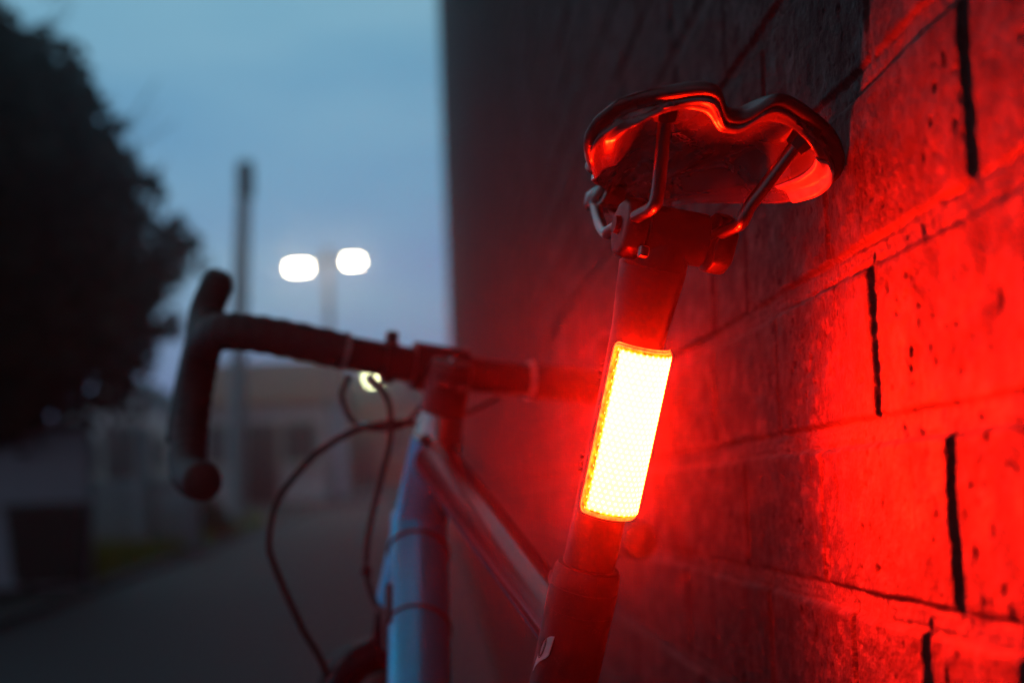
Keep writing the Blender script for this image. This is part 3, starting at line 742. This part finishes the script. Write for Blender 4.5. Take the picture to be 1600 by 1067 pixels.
# housing behind the lens, wrapping to the post
hs = MB(); sec = []
for i in range(21):
    a = lerp(-HA - .05, HA + .05, i/20); sec.append((math.sin(a)*(LR-.0016), LZ + math.cos(a)*(LR-.0016)))
inner = [(math.sin(a)*(PR+.0006), math.cos(a)*(PR+.0006)) for a in np.linspace(1.15, -1.15, 21)]
loop = sec + inner; n_ = len(loop)
ysec = [-HL + .0002, -HL + .003, HL - .003, HL - .0002]
for k_, y in enumerate(ysec):
    for x, z in loop: hs.v.append((x*(1 if 0 < k_ < 3 else .97), y, z))
hs.f = [(k_*n_+j, k_*n_+(j+1) % n_, (k_+1)*n_+(j+1) % n_, (k_+1)*n_+j) for k_ in range(3) for j in range(n_)]
hs.f += [(e_*n_+i, e_*n_+i+1, e_*n_+n_-2-i, e_*n_+n_-1-i) for e_ in (0, 3) for i in range(20)]
hs.build('housing', M['lamp_body'], lamp)
for yy_ in (.026, -.026):
    sp_ = MB(); pts = [V((math.sin(a)*(PR+.0014), yy_, math.cos(a)*(PR+.0014))) for a in np.linspace(2.0, 2*PI-2.0, 28)]
    for dy in (-.004, 0, .004): sp_.tube([p + V((0, dy, 0)) for p in pts], .0011, 8)
    sp_.build('strap', M['rubber'], lamp)

# ------------------------------------------------------------------ ground, lane, verge
def gz(y): 
    t = y - 2.0
    return 0 if t < 0 else .0195*t*(t/(t+1.2))
def strip(name, x0, x1, ys, dz, m, nx=1):
    b = MB()
    for y in ys:
        for i in range(nx+1): b.v.append((lerp(x0, x1, i/nx), y, gz(y) + dz))
    n = nx+1
    b.f = [(j*n+i, j*n+i+1, (j+1)*n+i+1, (j+1)*n+i) for j in range(len(ys)-1) for i in range(nx)]
    return setp(b.build(name, m), kind='structure')
YS = [-40, -10, 0, 2, 2.5, 3, 3.5, 4, 5, 6, 8, 10, 14, 18, 24, 30, 40, 55, 75, 110, 160, 240, 400]
strip('ground', -220, 220, YS, -.012, M['verge'])
strip('road', -2.62, -.02, YS, 0, M['asphalt'])
k = MB()
for a, b in zip(YS[:-1], YS[1:]):
    if a > 60: break
    k.add([(-2.62, a, gz(a)-.02), (-2.62, a, gz(a)+.05), (-2.75, a, gz(a)+.055), (-2.75, a, gz(a)-.02), (-2.62, b, gz(b)-.02), (-2.62, b, gz(b)+.05), (-2.75, b, gz(b)+.055), (-2.75, b, gz(b)-.02)],
          [(0, 4, 5, 1), (1, 5, 6, 2), (2, 6, 7, 3)])
setp(k.build('kerb', M['kerb'], None, False), kind='structure')
# grass on the left verge
g = MB()
for i in range(9000):
    y = random.uniform(14.5, 27); x = random.uniform(-4.6, -2.78); h = random.uniform(.08, .24); a = random.uniform(0, PI); w = .02
    d = V((math.cos(a)*w, math.sin(a)*w, 0)); p = V((x, y, gz(y) - .01)); l = V((random.uniform(-.06, .06), random.uniform(-.06, .06), h))
    g.add([p - d, p + d, p + l], [(0, 1, 2)])
setp(g.build('grass', M['grass'], None, False), 'rough olive green grass on the verge beside the lane', 'grass', kind='stuff')

# ------------------------------------------------------------------ trees and shrubs
def leaf_crown(blobs, n, size, seed):
    r = random.Random(seed); mb = MB()
    vol = [b[1][0]*b[1][1]*b[1][2] for b in blobs]
    for (c_, rad), vv in zip(blobs, vol):
        for i in range(int(n*vv/sum(vol))):
            while True:
                p = V((r.uniform(-1, 1), r.uniform(-1, 1), r.uniform(-1, 1)))
                if .1 < p.length < 1: break
            p = p.normalized()*(p.length**.5)
            wob = 1 + .30*mnoise.noise(p*2.3 + V(c_)) + .18*mnoise.noise(p*6 + V(c_))
            q = V(c_) + V((p.x*rad[0], p.y*rad[1], p.z*rad[2]))*wob
            a = V((r.gauss(0, 1), r.gauss(0, 1), r.gauss(0, 1))).normalized(); b = a.orthogonal().normalized()
            s = size*r.uniform(.6, 1.5)
            mb.add([q - a*s, q + b*s*.45, q + a*s, q - b*s*.45], [(0, 1, 2, 3)])
    return mb
def tree(name, loc, blobs, n, size, label, cat, seed, trunk_r=.12, m='leaf', limbs=6, top=2.0, twigs=0):
    t = empty(name, loc, label, cat); r = random.Random(seed)
    k = MB(); k.tube([(0, 0, -.1), (.05, .02, top*.5), (.0, .05, top), (.1, 0, top*1.6)], [trunk_r*1.3, trunk_r, trunk_r*.8, trunk_r*.3], 12, spline=4)
    k.build('trunk', M['bark'], t)
    for i in range(limbs):
        a = 2*PI*i/limbs + r.uniform(-.3, .3); c_, rad = blobs[i % len(blobs)]; h = top*r.uniform(.5, 1.1)
        e = V(c_) + V((math.cos(a)*rad[0]*.7, math.sin(a)*rad[1]*.7, rad[2]*r.uniform(-.2, .7)))
        MB().tube([(0, .03, h), lerp(V((0, .03, h)), e, .5) + V((0, 0, .15)), e], [trunk_r*.5, trunk_r*.32, trunk_r*.08], 8, spline=4).build('limb', M['bark'], t)
    mb = leaf_crown(blobs, n, size, seed)
    for i in range(twigs):
        a = r.uniform(0, 2*PI); c_, rad = blobs[r.randrange(len(blobs))]
        p = V(c_) + V((math.cos(a)*rad[0]*.8, math.sin(a)*rad[1]*.8, rad[2]*r.uniform(.3, .9))); d = V((math.cos(a), math.sin(a), r.uniform(.2, 1.2))).normalized()*r.uniform(.3, .8)
        mb.tube([p, p + d*.6, p + d + V((0, 0, .1))], [.012, .008, .004], 5)
    mb.build('crown', M[m], t, False)
    return t
tree('broadleaf_tree', (-4.2, 14.0, gz(14)), [((.05, 0, 2.55), (1.75, 1.6, 1.35)), ((-.3, 0, 3.5), (1.6, 1.5, 1.3)), ((-.75, 0, 4.6), (1.25, 1.2, 1.0)), ((.75, -.2, 2.0), (1.15, 1.0, .85)), ((-1.6, .2, 3.2), (1.6, 1.3, 2.0)), ((-1.2, -.2, 1.9), (1.5, 1.1, .8))],
     60000, .085, 'big dense dark tree overhanging the pale wall on the left', 'tree', 3, .14, twigs=90)

# ------------------------------------------------------------------ left side of the lane
gw = empty('garden_wall', (-3.52, 13.9, gz(13.9)), 'pale rendered garden wall under the dark tree at the left', 'wall')
MB().bbox((-.55, .12, .56), (2.35, .20, 1.24), .015).build('wall_body', M['render'], gw)
MB().bbox((-.55, .12, 1.215), (2.42, .27, .055), .012).build('coping', M['kerb'], gw)
bn = empty('wheelie_bin', (-3.07, 13.35, gz(13.35)), 'low black plastic bin standing in front of the pale garden wall', 'bin')
b = MB(); b.add([(-.22, -.2, .05), (.22, -.2, .05), (.22, .2, .05), (-.22, .2, .05), (-.27, -.25, .58), (.27, -.25, .58), (.27, .25, .58), (-.27, .25, .58)], [(0, 3, 2, 1), (4, 5, 6, 7), (0, 1, 5, 4), (1, 2, 6, 5), (2, 3, 7, 6), (3, 0, 4, 7)])
o = b.build('bin_body', M['bin'], bn, False); bv = o.modifiers.new('b', 'BEVEL'); bv.width = .015; bv.segments = 2
MB().bbox((0, 0, .605), (.58, .54, .045), .015).build('lid', M['bin'], bn)
MB().tube([(-.18, .29, .60), (.18, .29, .60)], .014, 10).build('handle', M['bin'], bn)
for s in (1, -1): MB().tube([(s*.17, .18, .06), (s*.22, .18, .06)], .06, 18).build('wheel', M['rubber'], bn)

# white gate with posts beyond the wall
gt = empty('wooden_gate', (-3.35, 18.6, gz(18.6)), 'white painted wooden gate with square posts beside the grass verge', 'gate')
for x in (-.62, .12, .62):
    p = MB(); p.bbox((x, 0, .60), (.13, .13, 1.30), .01); p.build('gate_post', M['white_wood'], gt)
    pc = MB(); pc.bbox((x, 0, 1.275), (.18, .18, .05), .01); pc.build('post_cap', M['white_wood'], gt)
gp = MB()
for i in range(9): gp.bbox((-.50 + i*.068, .0, .44), (.058, .022, .66), .004)
gp.bbox((-.25, .024, .25), (.62, .022, .07), .004); gp.bbox((-.25, .024, .68), (.62, .022, .07), .004)
gp.build('gate_leaf', M['white_wood'], gt)
gp = MB()
for i in range(5): gp.bbox((.215 + i*.078, .0, .44), (.065, .022, .70), .004)
gp.bbox((.37, .024, .25), (.40, .022, .07), .004); gp.bbox((.37, .024, .68), (.40, .022, .07), .004)
gp.build('side_panel', M['white_wood'], gt)
tree('shrub', (-2.98, 21.2, gz(21.2)), [((0, 0, .30), (.26, .26, .28)), ((.14, .1, .2), (.2, .2, .18))], 900, .035, 'small yellowish shrub on the grass beside the utility pole', 'shrub', 9, .015, 'leaf_b', 3, .25)

# ------------------------------------------------------------------ poles
up = empty('utility_pole', (-2.93, 24.1, gz(24.1)), 'thick weathered pole rising left of the twin street lamps', 'pole')
MB().tube([(0, 0, -.2), (.12, -.2, 2.4), (.27, -.35, 4.72)], [.125, .11, .10], 20).build('pole_shaft', M['pole'], up)
MB().tube([(.27, -.35, 4.42), (.275, -.35, 4.50), (.285, -.36, 4.86), (.287, -.36, 4.92)], [.10, .118, .118, .08], 20).build('pole_cap', M['kerb'], up)
for z in (3.1, 3.6): MB().tube([(.17, -.26, z), (.30, -.30, z)], .016, 8).build('step_bolt', M['steel'], up)
M['street_led'] = emis('street_lamp_lens', (1., .82, .55), 48)
sl = empty('street_lamp', (-2.55, 40, gz(40)), 'twin headed street lamp with two lit warm white heads', 'street lamp')
H = 5.62
MB().tube([(0, 0, -.1), (0, 0, .9), (0, 0, 1.0), (.02, 0, H)], [.12, .12, .085, .070], 18).build('lamp_post', noisy('lamp_post_paint', (.16, .15, .18), (.22, .21, .24), 6, .6, .1), sl)
MB().tube([(.02, 0, H), (.02, 0, H + .1)], [.09, .05], 16).build('post_cap', M['black'], sl)
for s in (1, -1):
    MB().tube([(.02, 0, H - .18), (.02 + s*.22, 0, H - .20), (.02 + s*.36, 0, H - .28)], .035, 10, spline=5).build('arm', M['black'], sl)
    hd_ = MB(); hd_.bbox((.02 + s*.64 - (.07 if s > 0 else 0), 0, H - .215 + (.10 if s > 0 else 0)), (.58, .30, .07), .03); hd_.build('lamp_head', M['black'], sl)
    dz_ = .075 if s > 0 else .08
    le = MB(); le.bbox((.02 + s*.64 - (.07 if s > 0 else 0), 0, H - .25 - dz_ + (.10 if s > 0 else 0)), (.44 if s < 0 else .33, .22, dz_*1.8), .012); le.build('lamp_lens', M['street_led'], sl)

# ------------------------------------------------------------------ far houses
def house(loc, w, d, h, rh, wm, rm, label, wins, door=None, chim=None, gable_front=False):
    o = empty('house', loc, label, 'house', 'houses at the end of the lane')
    b = MB(); b.box((0, d/2, h/2 - .5), (w, d, h + 1.0))
    if gable_front: b.add([(-w/2, 0, h), (w/2, 0, h), (0, 0, h+rh), (-w/2, d, h), (w/2, d, h), (0, d, h+rh)], [(0, 1, 2), (3, 5, 4)])
    else: b.add([(-w/2, 0, h), (-w/2, d, h), (-w/2, d/2, h+rh), (w/2, 0, h), (w/2, d, h), (w/2, d/2, h+rh)], [(0, 1, 2), (3, 5, 4)])
    b.build('wall', wm, o, False)
    rf = MB(); ov = .25; t = .12
    if gable_front:
        for s in (1, -1):
            a = V((s*(w/2+ov), -ov, h - ov*rh/(w/2))); c_ = V((0, -ov, h+rh)); up_ = V((0, 0, t))
            rf.add([a, c_, c_ + V((0, d+2*ov, 0)), a + V((0, d+2*ov, 0)), a+up_, c_+up_, c_ + V((0, d+2*ov, 0))+up_, a + V((0, d+2*ov, 0))+up_], [(0, 1, 2, 3), (7, 6, 5, 4), (0, 4, 5, 1), (3, 2, 6, 7), (0, 3, 7, 4)])
    else:
        for e0, e1 in ((-ov, d/2), (d+ov, d/2)):
            z0 = h - ov*rh/(d/2); a = V((-w/2-ov, e0, z0)); c_ = V((-w/2-ov, e1, h+rh)); up_ = V((0, 0, t)); wv = V((w+2*ov, 0, 0))
            rf.add([a, c_, c_+wv, a+wv, a+up_, c_+up_, c_+wv+up_, a+wv+up_], [(0, 1, 2, 3), (7, 6, 5, 4), (0, 4, 5, 1), (3, 2, 6, 7), (0, 3, 7, 4)])
    ro = rf.build('roof', rm, o, False)
    if chim: MB().bbox((chim, d/2, h + rh + .35), (.6, .6, 1.3), .02).build('chimney', wm, ro)
    for x, z, ww, hh in wins:
        fr = MB()
        for sx in (-1, 1): fr.box((x + sx*(ww/2), -.03, z), (.09, .08, hh + .09))
        for sz in (-1, 1): fr.box((x, -.032, z + sz*hh/2), (ww - .09, .075, .09))
        fr.box((x, -.03, z), (.05, .06, hh - .09))
        f_ = fr.build('window', M['frame_white'], o, False)
        MB().box((x, -.012, z), (ww - .06, .02, hh - .06)).build('pane', M['glass'], f_, False)
        MB().bbox((x, -.07, z - hh/2 - .09), (ww + .3, .16, .07), .01).build('sill', M['frame_white'], f_)
    if door is not None:
        dd = MB().bbox((door, -.03, 1.0), (.9, .07, 2.05), .01).build('door', M['door'], o)
        MB().tube([(door + .33, -.09, 1.0), (door + .33, -.05, 1.0)], .03, 10).build('handle', M['steel'], dd)
    return o
house((-4.7, 46, gz(46)), 3.6, 7, 2.5, 1.25, M['render'], M['roof_tile'], 'pale rendered house with clay tiled roof behind the utility pole', [(-1.0, 1.5, .9, 1.1), (1.0, 1.5, .9, 1.1)], 0., None)
house((-3.4, 76, gz(76)), 5.0, 8, 3.5, 1.5, M['brick_brown'], M['roof'], 'brown brick house with slate roof between the twin lamp post and the wall end', [(-1.5, 2.0, 1.1, 1.4), (1.5, 2.0, 1.1, 1.4)], 0., None)
house((2.4, 84, gz(84)), 6.0, 8, 3.8, 1.7, M['brick_red'], M['roof_tile'], 'red brick house with clay roof farthest along the lane', [(-2.0, 2.0, 1.2, 1.4), (1.8, 2.0, 1.2, 1.4)], -.1, None)
house((-7.9, 44, gz(44)), 3.0, 6, 2.2, 1.05, M['white_wood'], M['roof'], 'small white gabled outbuilding seen through the gap under the tree', [(-.8, 1.3, .7, .9), (.8, 1.3, .7, .9)], 0., None, True)
# small lit lamp farther down the lane
M['porch'] = emis('far_lamp_glass', (.95, 1., .55), 16)
pl = empty('street_lamp', (-2.68, 72, gz(72) - .29), 'small single lit greenish lamp on a thin post, visible just under the handlebar', 'street lamp')
MB().tube([(0, 0, -.1), (0, 0, 2.0), (0, 0, 4.42)], [.07, .05, .045], 12).build('lamp_post', M['black'], pl)
MB().tube([(0, 0, 4.42), (0, 0, 4.46), (0, 0, 4.76), (0, 0, 4.80)], [.10, .20, .24, .16], 16).build('lamp_glass', M['porch'], pl)
MB().tube([(0, 0, 4.81), (0, 0, 4.96)], [.27, .05], 16).build('lamp_cap', M['black'], pl)

# ------------------------------------------------------------------ thin haze, added so its scatter imitates lens bloom round the tail light
hz = MB(); hz.box((0, 75, 5.7), (110, 180, 14.6))
hzo = hz.build('haze', M['black'], None, False); hzo.data.materials.clear()
mh = bpy.data.materials.new('haze'); mh.use_nodes = True; mh.node_tree.nodes.clear()
out = mh.node_tree.nodes.new('ShaderNodeOutputMaterial'); pv = mh.node_tree.nodes.new('ShaderNodeVolumePrincipled')
pv.inputs['Color'].default_value = (.9, .9, .92, 1); pv.inputs['Density'].default_value = HAZE = .0066; pv.inputs['Anisotropy'].default_value = .95
mh.node_tree.links.new(pv.outputs[0], out.inputs['Volume']); hzo.data.materials.append(mh)
setp(hzo, 'thin added haze filling the lane, its scatter imitating lens bloom', 'haze', kind='stuff')

# ------------------------------------------------------------------ sky and sun (dusk)
sc = bpy.context.scene
w = bpy.data.worlds.new('World'); sc.world = w; w.use_nodes = True
nt = w.node_tree; bg = nt.nodes['Background']
sky = nt.nodes.new('ShaderNodeTexSky'); sky.sky_type = 'NISHITA'; sky.sun_disc = False
SUN_EL, SUN_ROT = math.radians(2.0), math.radians(200)
sky.sun_elevation = SUN_EL; sky.sun_rotation = SUN_ROT; sky.ozone_density = 4; sky.dust_density = 1
tc = nt.nodes.new('ShaderNodeTexCoord'); mp = nt.nodes.new('ShaderNodeMapping'); mp.inputs['Scale'].default_value = (1.2, 1.2, 4.5)
mp.inputs['Rotation'].default_value = (0, .35, 0)
nz = nt.nodes.new('ShaderNodeTexNoise'); nz.inputs['Scale'].default_value = 2.6; nz.inputs['Detail'].default_value = 5; nz.inputs['Roughness'].default_value = .5
nt.links.new(tc.outputs['Generated'], mp.inputs[0]); nt.links.new(mp.outputs[0], nz.inputs['Vector'])
cr = nt.nodes.new('ShaderNodeValToRGB'); cr.color_ramp.elements[0].position = .32; cr.color_ramp.elements[1].position = .70
cr.color_ramp.elements[0].color = (.0, .0, .0, 1); cr.color_ramp.elements[1].color = (1, 1, 1, 1)
nt.links.new(nz.outputs['Fac'], cr.inputs[0])
# twilight colour by height above the horizon: violet low, pale blue higher up
sep = nt.nodes.new('ShaderNodeSeparateXYZ'); nt.links.new(tc.outputs['Generated'], sep.inputs[0])
gr = nt.nodes.new('ShaderNodeValToRGB'); nt.links.new(sep.outputs['Z'], gr.inputs[0])
E_ = gr.color_ramp.elements; E_[0].position = .0; E_[0].color = (.29, .30, .60, 1); E_[1].position = .30; E_[1].color = (.165, .41, .55, 1)
e = gr.color_ramp.elements.new(.62); e.color = (.05, .08, .12, 1); e = gr.color_ramp.elements.new(.10); e.color = (.19, .265, .60, 1); e = gr.color_ramp.elements.new(.17); e.color = (.13, .32, .56, 1)
cl = nt.nodes.new('ShaderNodeMix'); cl.data_type = 'RGBA'; cl.blend_type = 'MIX'
mf = nt.nodes.new('ShaderNodeMath'); mf.operation = 'MULTIPLY'; mf.inputs[1].default_value = .75; nt.links.new(cr.outputs[0], mf.inputs[0])
nt.links.new(mf.outputs[0], cl.inputs[0]); nt.links.new(gr.outputs[0], cl.inputs[6]); cl.inputs[7].default_value = (.32, .56, .68, 1)
sk = nt.nodes.new('ShaderNodeMix'); sk.data_type = 'RGBA'; sk.blend_type = 'ADD'; sk.inputs[0].default_value = .004
nt.links.new(cl.outputs[2], sk.inputs[6]); nt.links.new(sky.outputs[0], sk.inputs[7])
az = nt.nodes.new('ShaderNodeMapRange'); az.interpolation_type = 'SMOOTHSTEP'; nt.links.new(sep.outputs['Y'], az.inputs['Value'])
az.inputs['From Min'].default_value = -.5; az.inputs['From Max'].default_value = .9; az.inputs['To Min'].default_value = .38; az.inputs['To Max'].default_value = 1.00
am = nt.nodes.new('ShaderNodeMix'); am.data_type = 'RGBA'; am.blend_type = 'MULTIPLY'; am.inputs[0].default_value = 1
nt.links.new(sk.outputs[2], am.inputs[6]); nt.links.new(az.outputs[0], am.inputs[7])
nt.links.new(am.outputs[2], bg.inputs[0]); bg.inputs[1].default_value = 1.0
ld = bpy.data.lights.new('sun', 'SUN'); ld.energy = .03; ld.angle = math.radians(20); ld.color = (1, .85, .75)
lo_ = bpy.data.objects.new('sun', ld); C.objects.link(lo_)
sd = V((math.sin(SUN_ROT)*math.cos(math.radians(12)), math.cos(SUN_ROT)*math.cos(math.radians(12)), math.sin(math.radians(12))))
lo_.rotation_euler = sd.to_track_quat('Z', 'Y').to_euler()

# ------------------------------------------------------------------ camera
cd = bpy.data.cameras.new('camera'); cam = bpy.data.objects.new('camera', cd); C.objects.link(cam); sc.camera = cam
A = Matrix(((.99849, .04344, .03348), (-.04039, .99538, -.08714), (-.03711, .08566, .99563)))   # columns: right, forward, up
rt, fw, upv = A.col[0], A.col[1], A.col[2]
cam.matrix_world = Matrix(((rt.x, upv.x, -fw.x, -.21148), (rt.y, upv.y, -fw.y, 0), (rt.z, upv.z, -fw.z, .75576), (0, 0, 0, 1)))
cd.sensor_width = 36; cd.lens = 2803.09/1600*36; cd.clip_end = 1000; cd.clip_start = .02
cd.dof.use_dof = True; cd.dof.focus_distance = .955; cd.dof.aperture_fstop = 5.2; cd.dof.aperture_blades = 8; cd.dof.aperture_rotation = .3

sc.view_settings.view_transform = 'Standard'; sc.view_settings.look = 'None'; sc.view_settings.exposure = 0; sc.view_settings.gamma = 1
sc.cycles.use_denoising = True
try: sc.cycles.denoiser = 'OPENIMAGEDENOISE'
except Exception: pass
sc.cycles.use_adaptive_sampling = True; sc.cycles.adaptive_threshold = .008
sc.cycles.max_bounces = 6; sc.cycles.diffuse_bounces = 3; sc.cycles.glossy_bounces = 3; sc.cycles.volume_bounces = 0
sc.cycles.sample_clamp_indirect = 6
